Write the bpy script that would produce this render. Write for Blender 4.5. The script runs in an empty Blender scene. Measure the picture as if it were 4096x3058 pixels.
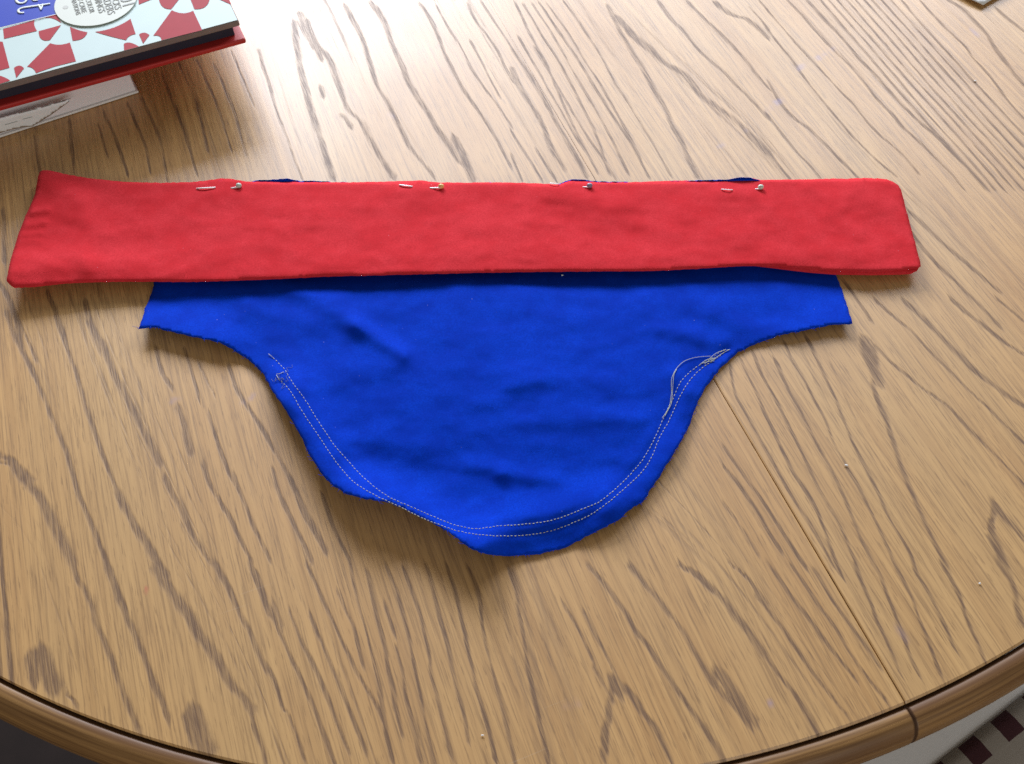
import bpy, bmesh, math, random
import numpy as np
from mathutils import Vector, Matrix, noise
from mathutils.geometry import delaunay_2d_cdt
random.seed(7); RNG = np.random.default_rng(7)
SC = bpy.context.scene; COL = SC.collection
# ------------------------------------------------------------------ camera, world, lamps
Z0 = 0.75            # table top
HC = 0.48            # camera above the table top
PITCH = math.radians(57.3)
IW, IH = 4096.0, 3058.0
FPX = IW/2/math.tan(math.radians(29.0))
cam = bpy.data.cameras.new('camera'); camo = bpy.data.objects.new('camera', cam); COL.objects.link(camo)
camo.location = (0, 0, Z0+HC); camo.rotation_euler = (math.pi/2-PITCH, 0, 0)
cam.sensor_width = 36; cam.lens = 18/math.tan(math.radians(29.0)); cam.clip_start = .01; cam.clip_end = 60
cam.dof.use_dof = True; cam.dof.focus_distance = 0.585; cam.dof.aperture_fstop = 18
SC.camera = camo
w = bpy.data.worlds.new('World'); SC.world = w; w.use_nodes = True
bg = w.node_tree.nodes['Background']; bg.inputs[0].default_value = (1.0, .90, .74, 1); bg.inputs[1].default_value = 0.17
def area(name, loc, target, sx, sy, power, color):
    l = bpy.data.lights.new(name, 'AREA'); l.shape = 'RECTANGLE'; l.size = sx; l.size_y = sy; l.energy = power; l.color = color
    o = bpy.data.objects.new(name, l); COL.objects.link(o); o.location = loc
    o.rotation_euler = (Vector(target)-Vector(loc)).to_track_quat('-Z', 'Y').to_euler()
    return o
area('window_light', (-.70, 2.85, Z0+1.02), (-.1, .6, Z0), 1.15, .80, 108, (.82, .88, 1.0))
area('second_window_light', (.95, 2.90, Z0+1.40), (0.1, .55, Z0), 1.9, .9, 64, (.80, .87, 1.0))
area('room_light', (.9, -2.6, Z0+.95), (0, .5, Z0), 2.4, 1.6, 28, (1.0, .97, .93))
SC.view_settings.view_transform = 'Standard'; SC.view_settings.look = 'None'
SC.view_settings.exposure = .10; SC.view_settings.gamma = 1
SC.cycles.use_denoising = False

# ------------------------------------------------------------------ helpers
def P(px, py, h=0.0):
    """point of the plane h above the table top that the photograph shows at pixel px, py"""
    x = (px-IW/2)/FPX; y = -(py-IH/2)/FPX
    d = Vector((x, math.cos(PITCH)+y*math.sin(PITCH), -math.sin(PITCH)+y*math.cos(PITCH)))
    t = (h-HC)/d.z
    return Vector((d.x*t, d.y*t, Z0+h))
def Pn(px, py, h):
    px = np.asarray(px, float); py = np.asarray(py, float)
    x = (px-IW/2)/FPX; y = -(py-IH/2)/FPX
    dx = x; dy = math.cos(PITCH)+y*math.sin(PITCH); dz = -math.sin(PITCH)+y*math.cos(PITCH)
    t = (h-HC)/dz
    return np.stack([dx*t, dy*t, Z0+h+0*t], 1)
def link(name, me, mat=None, parent=None, smooth=False):
    o = bpy.data.objects.new(name, me); COL.objects.link(o)
    if mat: me.materials.append(mat)
    if parent: o.parent = parent
    me.polygons.foreach_set('use_smooth', [bool(smooth)]*len(me.polygons))
    return o
def meshpd(name, v, f):
    me = bpy.data.meshes.new(name); me.from_pydata([tuple(a) for a in v], [], f); me.update(); return me
def tag(o, label=None, cat=None, group=None, kind=None):
    if label: o['label'] = label
    if cat: o['category'] = cat
    if group: o['group'] = group
    if kind: o['kind'] = kind
    return o
def empty(name, loc, rot=0):
    o = bpy.data.objects.new(name, None); COL.objects.link(o); o.location = loc; o.rotation_euler = (0, 0, rot); o.empty_display_size = .02
    return o
def bmobj(name, bm, mat, parent=None, smooth=False):
    bmesh.ops.recalc_face_normals(bm, faces=bm.faces)
    me = bpy.data.meshes.new(name); bm.to_mesh(me); bm.free()
    return link(name, me, mat, parent, smooth)
def add_box(bm, o, ax, ay, az, bevel=0.0, seg=2):
    """box from corner o along the vectors ax, ay, az"""
    vs = []
    for k in (0, 1):
        for j in (0, 1):
            for i in (0, 1): vs.append(bm.verts.new(Vector(o)+ax*i+ay*j+az*k))
    fs = [bm.faces.new([vs[i] for i in q]) for q in ((0,2,3,1),(4,5,7,6),(0,1,5,4),(2,6,7,3),(0,4,6,2),(1,3,7,5))]
    if bevel:
        es = list({e for f in fs for e in f.edges})
        bmesh.ops.bevel(bm, geom=es, offset=bevel, segments=seg, affect='EDGES', profile=.5)
def add_tube(bm, pts, r, n=6):
    pts = [Vector(p) for p in pts]; rings = []
    up0 = Vector((0, 0, 1))
    for i, p in enumerate(pts):
        t = (pts[min(i+1, len(pts)-1)]-pts[max(i-1, 0)]).normalized()
        a = t.cross(up0)
        if a.length < 1e-4: a = t.cross(Vector((1, 0, 0)))
        a.normalize(); b = a.cross(t)
        rr = r[i] if hasattr(r, '__len__') else r
        rings.append([bm.verts.new(p+(a*math.cos(k*2*math.pi/n)+b*math.sin(k*2*math.pi/n))*rr) for k in range(n)])
    for i in range(len(rings)-1):
        for k in range(n):
            bm.faces.new((rings[i][k], rings[i][(k+1) % n], rings[i+1][(k+1) % n], rings[i+1][k]))
    bm.faces.new(rings[0]); bm.faces.new(rings[-1][::-1])
def smooth_line(pts, step):
    """Catmull-Rom resample of 2-D points at about `step`"""
    p = np.array(pts, float); out = []
    q = np.vstack([2*p[0]-p[1], p, 2*p[-1]-p[-2]])
    for i in range(1, len(q)-2):
        n = max(1, int(np.hypot(*(q[i+1]-q[i]))/step))
        for k in range(n):
            t = k/n
            out.append(.5*((2*q[i])+(-q[i-1]+q[i+1])*t+(2*q[i-1]-5*q[i]+4*q[i+1]-q[i+2])*t*t+(-q[i-1]+3*q[i]-3*q[i+1]+q[i+2])*t**3))
    out.append(p[-1]); return np.array(out)

# ------------------------------------------------------------------ materials
class NT:
    def __init__(s, name):
        s.m = bpy.data.materials.new(name); s.m.use_nodes = True; s.t = s.m.node_tree
        s.b = s.t.nodes['Principled BSDF']
    def n(s, typ, **k):
        nd = s.t.nodes.new(typ)
        for a, v in k.items(): setattr(nd, a, v)
        return nd
    def l(s, a, b): s.t.links.new(a, b)
    def val(s, sock, v):
        if hasattr(v, 'is_linked') or hasattr(v, 'links'): s.l(v, sock)
        else: sock.default_value = v
    def math(s, op, a, b=0.0, c=None, clamp=False):
        nd = s.n('ShaderNodeMath', operation=op); nd.use_clamp = clamp
        s.val(nd.inputs[0], a); s.val(nd.inputs[1], b)
        if c is not None: s.val(nd.inputs[2], c)
        return nd.outputs[0]
    def smooth(s, v, a, b, lo=0.0, hi=1.0):
        nd = s.n('ShaderNodeMapRange', interpolation_type='SMOOTHSTEP')
        s.val(nd.inputs[0], v); nd.inputs[1].default_value = a; nd.inputs[2].default_value = b
        nd.inputs[3].default_value = lo; nd.inputs[4].default_value = hi
        return nd.outputs[0]
    def mix(s, f, a, b, mode='MIX'):
        nd = s.n('ShaderNodeMix', data_type='RGBA', blend_type=mode)
        s.val(nd.inputs[0], f)
        for sock, v in ((nd.inputs[6], a), (nd.inputs[7], b)):
            if isinstance(v, tuple): sock.default_value = (*v, 1)
            else: s.l(v, sock)
        return nd.outputs[2]
    def noise(s, vec, scale=(1, 1, 1), detail=3, rough=.5, loc=(0, 0, 0), rot=(0, 0, 0), dist=0.0):
        mp = s.n('ShaderNodeMapping'); s.l(vec, mp.inputs[0])
        mp.inputs[1].default_value = loc; mp.inputs[2].default_value = rot; mp.inputs[3].default_value = scale
        nd = s.n('ShaderNodeTexNoise'); s.l(mp.outputs[0], nd.inputs[0])
        nd.inputs['Scale'].default_value = 1; nd.inputs['Detail'].default_value = detail; nd.inputs['Roughness'].default_value = rough
        nd.inputs['Distortion'].default_value = dist
        return nd.outputs[0]
    def attr(s, name):
        nd = s.n('ShaderNodeAttribute', attribute_name=name); return nd.outputs['Fac']
    def coords(s, which='Object'): return s.n('ShaderNodeTexCoord').outputs[which]
    def bump(s, h, strength=.3, dist=.001):
        nd = s.n('ShaderNodeBump'); nd.inputs['Strength'].default_value = strength; nd.inputs['Distance'].default_value = dist
        s.l(h, nd.inputs['Height']); s.l(nd.outputs[0], s.b.inputs['Normal'])
    def base(s, c): s.val(s.b.inputs['Base Color'], (*c, 1) if isinstance(c, tuple) else c)
    def rough(s, r): s.val(s.b.inputs['Roughness'], r)
def simple(name, col, rough=.6, var=.08, scale=60, bump=0.0, **kw):
    k = NT(name); v = k.coords()
    if rough > .5: k.b.inputs['Specular IOR Level'].default_value = .3
    n = k.noise(v, (scale,)*3, 4)
    k.base(k.mix(n, tuple(c*(1-var) for c in col), tuple(min(1, c*(1+var)) for c in col))); k.rough(rough)
    if bump: k.bump(n, bump, .0006)
    for a, b in kw.items(): k.b.inputs[a].default_value = b
    return k.m

def oak(name):
    k = NT(name); v = k.coords()                       # object space: x across the boards, y along them
    qv = k.n('ShaderNodeCombineXYZ'); k.l(k.attr('ring'), qv.inputs[0]); vs_ = k.n('ShaderNodeSeparateXYZ'); k.l(v, vs_.inputs[0]); k.l(vs_.outputs[1], qv.inputs[1]); q = qv.outputs[0]
    streak = k.noise(v, (330, 7, 1), 4, .6)
    fine = k.noise(v, (1100, 22, 1), 3, .6)
    broad = k.noise(v, (16, 1.6, 1), 2)
    blot = k.noise(v, (9, 6, 1), 3, .5, (3, 1, 0))
    jag = k.noise(v, (430, 34, 1), 4, .65)
    jag2 = k.noise(v, (170, 16, 1), 2, .5, (5, 2, 0))
    c = k.mix(k.smooth(streak, .28, .72), (.46, .240, .074), (.64, .362, .122))
    c = k.mix(k.smooth(broad, .35, .7, 0, .45), c, (.63, .405, .165))
    c = k.mix(k.smooth(blot, .45, .75, 0, .45), c, (.52, .27, .082))
    fl = k.smooth(fine, .46, .70, 0, .62)
    c = k.mix(fl, c, (.25, .130, .045))
    pore = k.noise(v, (1350, 75, 1), 2, .6, (2, 6, 0)); pore2 = k.noise(v, (800, 40, 1), 2, .6, (8, 1, 0))
    c = k.mix(k.smooth(pore, .58, .70, 0, .55), c, (.20, .098, .030))
    g = k.attr('grain')
    g = k.math('ADD', g, k.math('MULTIPLY', k.math('SUBTRACT', jag, .5), 1.9))
    g = k.math('ADD', g, k.math('MULTIPLY', k.math('SUBTRACT', jag2, .5), 1.2))
    gm = k.math('MULTIPLY', k.smooth(g, -.25, .65, 0, 1.0), k.math('MULTIPLY', k.smooth(pore, .36, .58, .60, 1.0), k.smooth(pore2, .34, .58, .60, 1.0)))
    ln = k.noise(q, (330, 3.0, 1), 2, .5, (7, 3, 0))
    ln = k.smooth(k.math('ADD', ln, k.math('MULTIPLY', k.math('SUBTRACT', jag, .5), .30)), .52, .70)
    ln = k.math('MULTIPLY', ln, k.smooth(k.noise(q, (22, 2.5, 1), 2, .5, (1, 8, 0)), .46, .66, .04, .55))
    gm = k.math('MAXIMUM', gm, k.math('MULTIPLY', ln, k.smooth(pore2, .38, .62, .35, 1.2)))
    dark = k.mix(jag, (.185, .082, .020), (.115, .048, .010))
    c = k.mix(gm, c, dark)
    sc = k.noise(v, (14, 900, 1), 2, .5, (2, 0, 0), (0, 0, .35), .2)
    sm = k.math('MULTIPLY', k.smooth(sc, .70, .80), k.smooth(k.noise(v, (7, 9, 1), 2, .5, (9, 0, 0)), .5, .65))
    c = k.mix(k.math('MULTIPLY', sm, .22), c, (.72, .62, .50))
    c = k.mix(k.math('MULTIPLY', k.attr('ink'), k.smooth(jag2, .25, .7, 0, .55)), c, (.22, .20, .46))
    c = k.mix(k.attr('redmark'), c, (.55, .10, .06))
    k.base(c)
    r = k.math('ADD', .44, k.math('MULTIPLY', blot, .16))
    k.rough(k.math('ADD', r, k.math('MULTIPLY', gm, .16)))
    k.b.inputs['IOR'].default_value = 1.62
    k.b.inputs['Specular IOR Level'].default_value = .9
    h = k.math('SUBTRACT', k.math('MULTIPLY', streak, .35), k.math('MULTIPLY', gm, .8))
    k.bump(h, .22, .0006)
    return k.m
def oak_rim(name):
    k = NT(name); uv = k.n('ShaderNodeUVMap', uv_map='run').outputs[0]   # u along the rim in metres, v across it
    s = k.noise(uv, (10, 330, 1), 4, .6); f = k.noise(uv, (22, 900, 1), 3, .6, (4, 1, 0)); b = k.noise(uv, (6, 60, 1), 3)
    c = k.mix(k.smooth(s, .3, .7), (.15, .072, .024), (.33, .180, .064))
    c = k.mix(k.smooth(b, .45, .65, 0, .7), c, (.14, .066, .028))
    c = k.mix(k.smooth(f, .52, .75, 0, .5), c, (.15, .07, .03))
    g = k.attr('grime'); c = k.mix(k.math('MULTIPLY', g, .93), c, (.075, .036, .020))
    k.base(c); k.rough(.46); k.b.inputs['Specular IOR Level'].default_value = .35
    k.bump(s, .15, .0005)
    return k.m
def cloth(name, c0, c1, lint=True):
    k = NT(name); v = k.coords()
    n = k.noise(v, (60, 60, 60), 4, .6); f = k.noise(v, (1000, 1000, 1000), 3, .7)
    c = k.mix(k.smooth(n, .3, .7), c0, c1)
    c = k.mix(k.smooth(f, .35, .65, 0, .55), c, tuple(x*.72 for x in c0))
    if lint:
        l = k.noise(v, (700, 420, 500), 1, .5, (1, 5, 2)); c = k.mix(k.smooth(l, .80, .86, 0, .35), c, (.6, .6, .75))
    k.base(c); k.rough(.85); k.b.inputs['Specular IOR Level'].default_value = .04
    k.b.inputs['Sheen Weight'].default_value = .01; k.b.inputs['Sheen Roughness'].default_value = .5
    h = k.math('ADD', k.math('MULTIPLY', f, .5), n); k.bump(h, .20, .0006)
    return k.m
M = {}
M['oak'] = oak('oak_top'); M['rim'] = oak_rim('oak_rim')
M['red'] = cloth('red_cotton', (.63, .028, .037), (.70, .042, .054))
M['blue'] = cloth('blue_cotton', (.0012, .034, .46), (.0016, .048, .58))
M['thread'] = simple('cream_thread', (.52, .54, .43), .7)
M['steel'] = simple('pin_steel', (.90, .90, .92), .55, Metallic=.55)
M['floor'] = simple('brown_floor', (.018, .011, .009), .8, .3, 30)
M['board'] = simple('grey_board', (.20, .165, .15), .7, .15, 200)
M['navy'] = simple('navy_paper', (.022, .023, .040), .7, .2, 120)
M['redcover'] = simple('red_cover', (.42, .026, .022), .55, .08, 60)
M['coverwhite'] = simple('cover_white', (.56, .68, .65), .55, .04, 80)
M['printred'] = simple('print_red', (.40, .022, .032), .7, .10, 120)
M['printblue'] = simple('print_blue', (.010, .04, .42), .6, .06, 90)
M['sticker'] = simple('sticker_cream', (.68, .70, .62), .55, .03, 90)
M['ink'] = simple('grey_ink', (.34, .35, .33), .6)
M['silver'] = simple('silver_print', (.72, .76, .74), .4)
M['white'] = simple('white_paper', (.80, .80, .78), .5, .03, 120)

def paper_edges(name):
    k = NT(name); v = k.coords()
    n = k.noise(v, (3, 3, 2200), 3, .6); b = k.noise(v, (10, 10, 160), 2)
    c = k.mix(n, (.74, .71, .73), (.86, .83, .85)); c = k.mix(k.smooth(b, .55, .7, 0, .35), c, (.55, .51, .54))
    k.base(c); k.rough(.8); k.bump(n, .3, .0006); return k.m
M['pages'] = paper_edges('page_edges')
# ------------------------------------------------------------------ floor
bm = bmesh.new(); bmesh.ops.create_grid(bm, x_segments=2, y_segments=2, size=3)
tag(bmobj('floor', bm, M['floor']), kind='structure')

# ------------------------------------------------------------------ oak table
CX, CY, RT = -0.016, 0.6803, 0.6045
SD = Vector((0.35549, -0.93468, 0)); UA = Vector((0.93468, 0.35549, 0)); VA = -SD   # board axes
TROT = math.atan2(UA.y, UA.x)
table = empty('oak_table', (CX, CY, 0), TROT)
tag(table, 'round oak table with a centre seam and moulded rim, under the red and blue fabric', 'table')
def UV(px, py):
    q = P(px, py)-Vector((CX, CY, Z0)); return q.dot(UA), q.dot(VA)
# the dark grain lines of the oak, traced: (origin x, origin y, enlargement) then lines of x,y with a width
TILES = {
 'A1': (0, 0, 2.161), 'A2': (1024, 0, 2.161), 'A3': (2048, 0, 2.161), 'A4': (3072, 0, 2.161), 'R': (2900, 1200, 1.5017),
 'L': (0, 1250, 1.5736), 'B1': (0, 2258, 2.065), 'B2': (1000, 2258, 2.065), 'B3': (2000, 2258, 2.065), 'B4': (3030, 2258, 2.065),
 'G': (0, 600, 1.5807), 'K': (2600, 600, 1.5807)}
LINES = '''
A1 10 1550,560 1700,900 1800,1300
A1 12 1700,520 1870,900 2000,1300
A1 10 1850,560 2000,900 2130,1350
A1 14 2000,450 2190,900
A1 12 900,980 1000,1200 1100,1500
A1 14 1100,900 1250,1250 1300,1500
A1 12 1230,860 1380,1200 1450,1560
A1 20 600,1050 640,1500
A1 14 300,1180 340,1480
A1 12 850,1080 930,1350
A1 14 1400,640 1560,1050 1700,1500
A2 22 20,440 70,600 120,750 180,980 260,1180 330,1380 400,1550
A2 50 330,200 350,400 390,620 450,860 510,1050 570,1250 620,1400 670,1550
A2 44 440,180 530,400 640,520 720,750 800,950 910,1060 980,1200 1080,1370 1190,1530
A2 60 380,120 420,250 520,420
A2 40 480,300 560,520
A2 36 560,760 580,840
A2 40 740,1000 820,1100
A2 32 770,50 830,170 900,290 950,420 1000,600 1050,750 1130,880 1200,1010 1270,1150 1340,1280 1430,1400 1540,1540
A2 36 1000,30 1100,180 1150,300 1190,420 1260,570 1310,700 1390,830 1480,970 1570,1120 1660,1250 1760,1400 1860,1500
A2 55 1720,1200 1800,1380 1880,1560
A2 24 1420,40 1510,180 1570,300 1640,480 1720,640 1800,790 1890,920 2000,1080 2100,1250 2200,1440
A2 18 1560,60 1680,270 1780,420 1860,590 1960,740 2080,900 2213,1100
A2 22 1840,50 1900,180 1990,300 2080,430 2150,570 2213,690
A2 18 1950,20 2050,170 2213,420
A2 12 1860,370 1960,560 2110,850
A3 36 0,600 100,800 250,1050 330,1250 460,1480
A3 34 0,420 150,650 300,900 420,1130 560,1370 640,1530
A3 9 30,30 160,300 300,560 420,850 560,1150 740,1500
A3 10 100,40 250,290 420,560 560,830 720,1150 840,1500
A3 9 180,40 350,300 520,600 680,880 850,1180 1000,1500
A3 11 240,30 420,300 560,500 740,800 900,1050 1060,1300 1180,1530
A3 10 300,30 480,280 640,540 820,830 960,1080 1100,1350
A3 8 200,420 380,720 600,1100 800,1400 900,1550
A3 8 60,330 240,640 420,960 620,1300
A3 18 450,20 560,160 660,320 740,440 830,600 900,740 1000,880 1070,1000 1150,1130 1250,1300 1380,1530
A3 36 830,60 900,200 970,330 1070,490 1150,620 1230,780 1320,920 1380,1080 1460,1220 1530,1380 1600,1530
A3 50 900,150 1080,330 1200,430 1300,540 1400,590 1530,690 1640,830 1760,920 1900,1020 2030,1150 2213,1330
A3 45 1000,280 1150,400 1290,530
A3 26 1270,20 1370,160 1480,270 1580,400 1690,510 1800,600 1920,720 2050,850 2213,1020
A3 24 1520,20 1660,160 1800,290 1900,390 2020,520 2120,650 2213,760
A3 42 1760,30 1900,130 2050,180 2213,330
A3 15 2050,60 2150,170 2213,250
A3 14 2150,20 2213,90
A3 14 0,1350 80,1560
A3 12 0,1150 130,1350 260,1560
A3 10 220,1310 330,1480 380,1560
A4 20 0,270 130,430 230,550 330,700 450,850 560,980 700,1150 830,1280 950,1400 1100,1520
A4 17 0,100 150,270 300,440 450,600 600,760 750,920 870,1070 1000,1200 1150,1330 1300,1500
A4 22 160,0 300,140 420,280 560,430 700,560 820,700 950,860 1090,1010 1180,1120 1300,1220 1450,1370 1600,1520 1700,1640
A4 26 350,20 500,180 650,340 780,500 900,620 1020,760 1150,900 1300,1050 1450,1180 1600,1330 1780,1500 1900,1640
A4 9 450,0 720,310 1000,640 1300,980 1650,1370 1880,1640
A4 10 520,0 790,300 1080,640 1400,1010 1700,1340 1960,1640
A4 9 600,0 860,300 1150,630 1480,1000 1780,1340 2040,1640
A4 11 680,0 940,300 1230,640 1560,1000 1860,1340 2120,1640
A4 9 760,0 1020,300 1310,640 1640,1010 1950,1350 2200,1640
A4 11 830,0 1100,300 1390,640 1720,1010 2030,1350 2213,1560
A4 10 900,0 1170,300 1460,630 1790,1000 2100,1340 2213,1460
A4 8 980,0 1240,290 1530,620 1860,990 2213,1380
A4 10 1060,0 1330,300 1600,600 1930,970 2213,1270
A4 14 1170,20 1300,180 1400,290 1500,400 1620,530 1750,680 1900,830 2080,1030 2213,1170
A4 22 1330,20 1440,140 1560,270 1700,400 1780,510 1900,640 2020,800 2130,940 2213,1030
A4 30 1560,0 1700,90 1800,200 1900,310 2000,470 2100,600 2213,740
A4 30 1980,80 2080,170 2213,270
A4 26 0,700 90,860 200,1000 320,1090 450,1210 570,1330 680,1440 800,1560
A4 18 0,1000 130,1170 260,1330 360,1430 450,1540
A4 22 0,1310 100,1440 190,1550
R 10 30,400 60,560 110,660 200,820 300,1000 400,1180 530,1380 650,1600
R 11 100,370 140,460 190,560 240,680 310,830 410,1040 480,1140 560,1290 690,1640
R 13 170,320 220,450 290,570 350,690 410,810 480,960 570,1150 680,1340 780,1560
R 12 310,380 380,540 440,640 500,760 570,900 650,1040 720,1200 790,1370 890,1600
R 14 360,260 400,360 470,470 530,590 600,720 650,850 710,960 790,1100 860,1240 960,1450 1040,1640
R 18 490,230 540,330 590,440 650,570 720,740 780,880 840,1000 910,1140 990,1320 1100,1500 1150,1640
R 60 840,240 870,360 920,500
R 50 880,300 900,420 930,510
R 28 890,500 920,620 980,750 1010,860 1060,1000 1110,1130 1180,1290 1260,1460 1330,1600
R 19 900,280 990,370 1100,460 1210,550 1340,640 1450,760 1580,890 1700,1010 1796,1110
R 17 910,10 1010,100 1110,180 1210,290 1330,410 1450,530 1570,640 1690,760 1796,860
R 30 1080,10 1180,100 1280,200 1390,320 1480,410 1600,500 1700,580 1796,640
R 24 1370,10 1470,90 1580,180 1700,270 1796,330
R 15 1640,0 1796,130
R 34 1620,1230 1680,1310 1796,1440
R 48 1620,1250 1600,1400 1640,1500 1690,1640
R 12 0,1010 90,1120 180,1250 260,1390 330,1500
R 9 0,890 130,1080 240,1230 380,1450 480,1600
R 14 0,1230 120,1400 200,1530
L 26 40,0 90,140 160,280 220,400 280,540 330,660 380,790 430,920 470,1060 520,1200 580,1340 640,1500 700,1640
L 22 350,20 400,160 450,300 500,450 540,600 590,740 640,880 690,1010 750,1160
L 44 730,1130 830,1310 920,1450 1000,1580 1050,1650
L 38 560,60 640,200 700,350 760,470 830,600 900,740 960,860 1000,950
L 28 1040,1050 1120,1200 1200,1370 1270,1490 1330,1580
L 52 0,900 80,950 180,1080 260,1180 320,1300 390,1430 460,1580
L 50 0,960 90,960 200,1060
L 22 980,230 1020,380 1080,470
L 12 1160,230 1230,450 1250,540
L 40 1120,600 1160,700 1200,880
L 22 1280,960 1310,1050 1370,1170 1440,1280 1500,1400 1580,1560
L 14 1320,650 1360,780 1400,900 1460,1050 1540,1200 1610,1380 1700,1560
L 24 1440,340 1500,500 1590,640 1690,800 1800,1000 1900,1200 2000,1400 2050,1500
L 12 1250,320 1350,520
L 20 1720,1000 1760,1150 1850,1330 1960,1560
L 13 1830,1070 1900,1250 2030,1480
L 16 2030,1160 2120,1400 2203,1560
L 12 1480,1040 1560,1250 1660,1480
L 12 100,0 150,120 230,300
B1 44 600,0 640,120 710,220 770,380 800,500 860,640 920,780 970,920 1020,1060 1080,1220 1160,1380
B1 42 880,20 930,130 990,270 1050,420 1110,560 1170,720 1230,870 1280,1000 1330,1120 1380,1260
B1 66 1290,20 1370,150 1450,260 1540,400 1620,540 1720,680 1820,830 1900,980 2000,1090 2080,1200
B1 40 1780,0 1870,160 1930,280 1990,420 2060,560 2130,720 2201,860
B1 30 2060,0 2130,110 2201,300
B1 120 330,720 400,900 460,1020
B1 80 250,760 290,960
B1 130 1590,1230 1650,1420 1720,1560
B1 30 560,1080 640,1160
B2 22 100,250 180,400 250,570 330,750 420,940 500,1130 570,1300 640,1480 700,1640
B2 18 330,380 400,570 500,780 590,980 660,1150 740,1360 820,1550
B2 16 470,0 540,150 620,330 700,500 790,700 850,830 930,970 1000,1090 1080,1250
B2 24 500,430 570,590 630,730 700,900 770,1070 840,1250 900,1400 960,1540
B2 14 730,230 790,380 860,520 900,700 930,820
B2 14 830,0 900,350 950,500 990,680 1030,830 1070,1010 1100,1200 1130,1400 1170,1600
B2 15 960,60 1030,350 1080,550 1120,720 1140,880 1180,1030 1210,1200 1260,1400
B2 14 1120,340 1190,570
B2 15 1210,700 1260,900 1290,1080 1330,1250 1370,1430 1400,1600
B2 15 1130,20 1210,200 1260,400 1310,600 1350,800 1400,1040 1440,1250 1480,1450 1530,1640
B2 16 1280,60 1340,220 1400,400 1440,560 1480,760 1500,920 1560,1130 1590,1270 1660,1560
B2 16 1450,0 1510,200 1580,480 1640,700 1680,900 1720,1060 1770,1250 1800,1450
B2 17 1620,0 1690,200 1740,420 1790,650 1830,840 1870,1020 1930,1230 1990,1450 2020,1600
B2 16 1800,20 1890,250 1920,520 1960,700 2010,900 2060,1100 2130,1320
B2 26 0,560 120,800 210,970 270,1180 330,1260 400,1460 440,1600
B2 32 30,1330 100,1500 130,1640
B2 14 0,30 80,200 160,420
B2 12 200,330 260,500
B3 36 90,60 130,200 150,330 180,500 210,700 240,880 280,1080 320,1280 370,1500 400,1640
B3 36 740,20 830,120 920,240 1030,390 1110,540 1210,660 1310,810 1400,950 1500,1090 1600,1230 1700,1380 1800,1530 1850,1640
B3 44 1090,20 1190,150 1280,260 1380,380 1470,500 1560,640 1640,780 1720,930 1850,1080 1960,1200 2060,1320
B3 90 1800,900 1880,1000 1990,1150
B3 70 2000,1180 2100,1300
B3 52 1500,20 1620,80 1740,190 1850,290 1950,430 2060,570 2201,760
B3 22 1900,0 2050,120 2201,320
B3 62 960,950 910,1100 900,1250 870,1400 850,1600
B3 46 970,960 1100,1100 1180,1230 1280,1350 1360,1500 1420,1640
B3 70 930,950 990,1060
B3 9 520,330 640,520 760,780 
B3 10 700,400 850,700 960,900
B3 14 780,860 860,1010
B3 14 40,1300 80,1450 130,1640
B4 20 90,0 200,150 330,330 450,480 570,650 700,810 820,960
B4 38 0,650 130,850 260,1010 370,1170 480,1370
B4 22 0,270 100,400 210,540 320,700 430,850 560,1030 700,1200 760,1280
B4 14 290,20 400,180 520,360 640,520 760,720 900,920 1080,1150
B4 10 480,60 600,270 720,440 870,650 1000,830
B4 14 810,20 870,170 940,320 980,450 1050,590 1110,740 1180,900
B4 19 970,20 1030,140 1090,300 1150,450 1200,580 1260,760 1330,910
B4 24 1150,20 1220,170 1290,320 1360,510 1430,680 1500,890
B4 16 1310,80 1390,200 1530,460 1620,680
B4 34 1530,0 1610,140 1670,270 1720,430 1790,590 1850,720 1880,800
B4 56 2000,0 2080,100 2130,250 2160,400 2190,500
G 26 0,850 60,950 120,1150 140,1265
G 22 300,900 400,1150 430,1265
G 34 540,960 590,1150 630,1265
G 26 20,380 30,700
K 24 1650,520 1750,650 1850,760 2000,900 2213,1120
K 20 1230,830 1300,930 1400,1080
K 24 1650,400 1850,590 2050,760 2213,900
'''
GL = []
for row in LINES.strip().splitlines():
    a = row.split(); ox, oy, sc = TILES[a[0]]; wd = float(a[1])
    pts = np.array([[float(t) for t in q.split(',')] for q in a[2:]])
    pts = smooth_line(pts, 25) if len(pts) > 2 else smooth_line(np.array([pts[0], pts.mean(0), pts[-1]]), 25)
    px = ox+pts[:, 0]/sc; py = oy+pts[:, 1]/sc
    w3 = Pn(px, py, 0)-np.array([CX, CY, Z0]); w4 = Pn(px+wd/sc, py, 0)-np.array([CX, CY, Z0])
    u = w3 @ np.array(UA); v = w3 @ np.array(VA); hw = np.abs((w4-w3) @ np.array(UA))
    o = np.argsort(v); GL.append((u[o], v[o], np.maximum(hw[o]*.78, .0012)))
NTR = len(GL)
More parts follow.
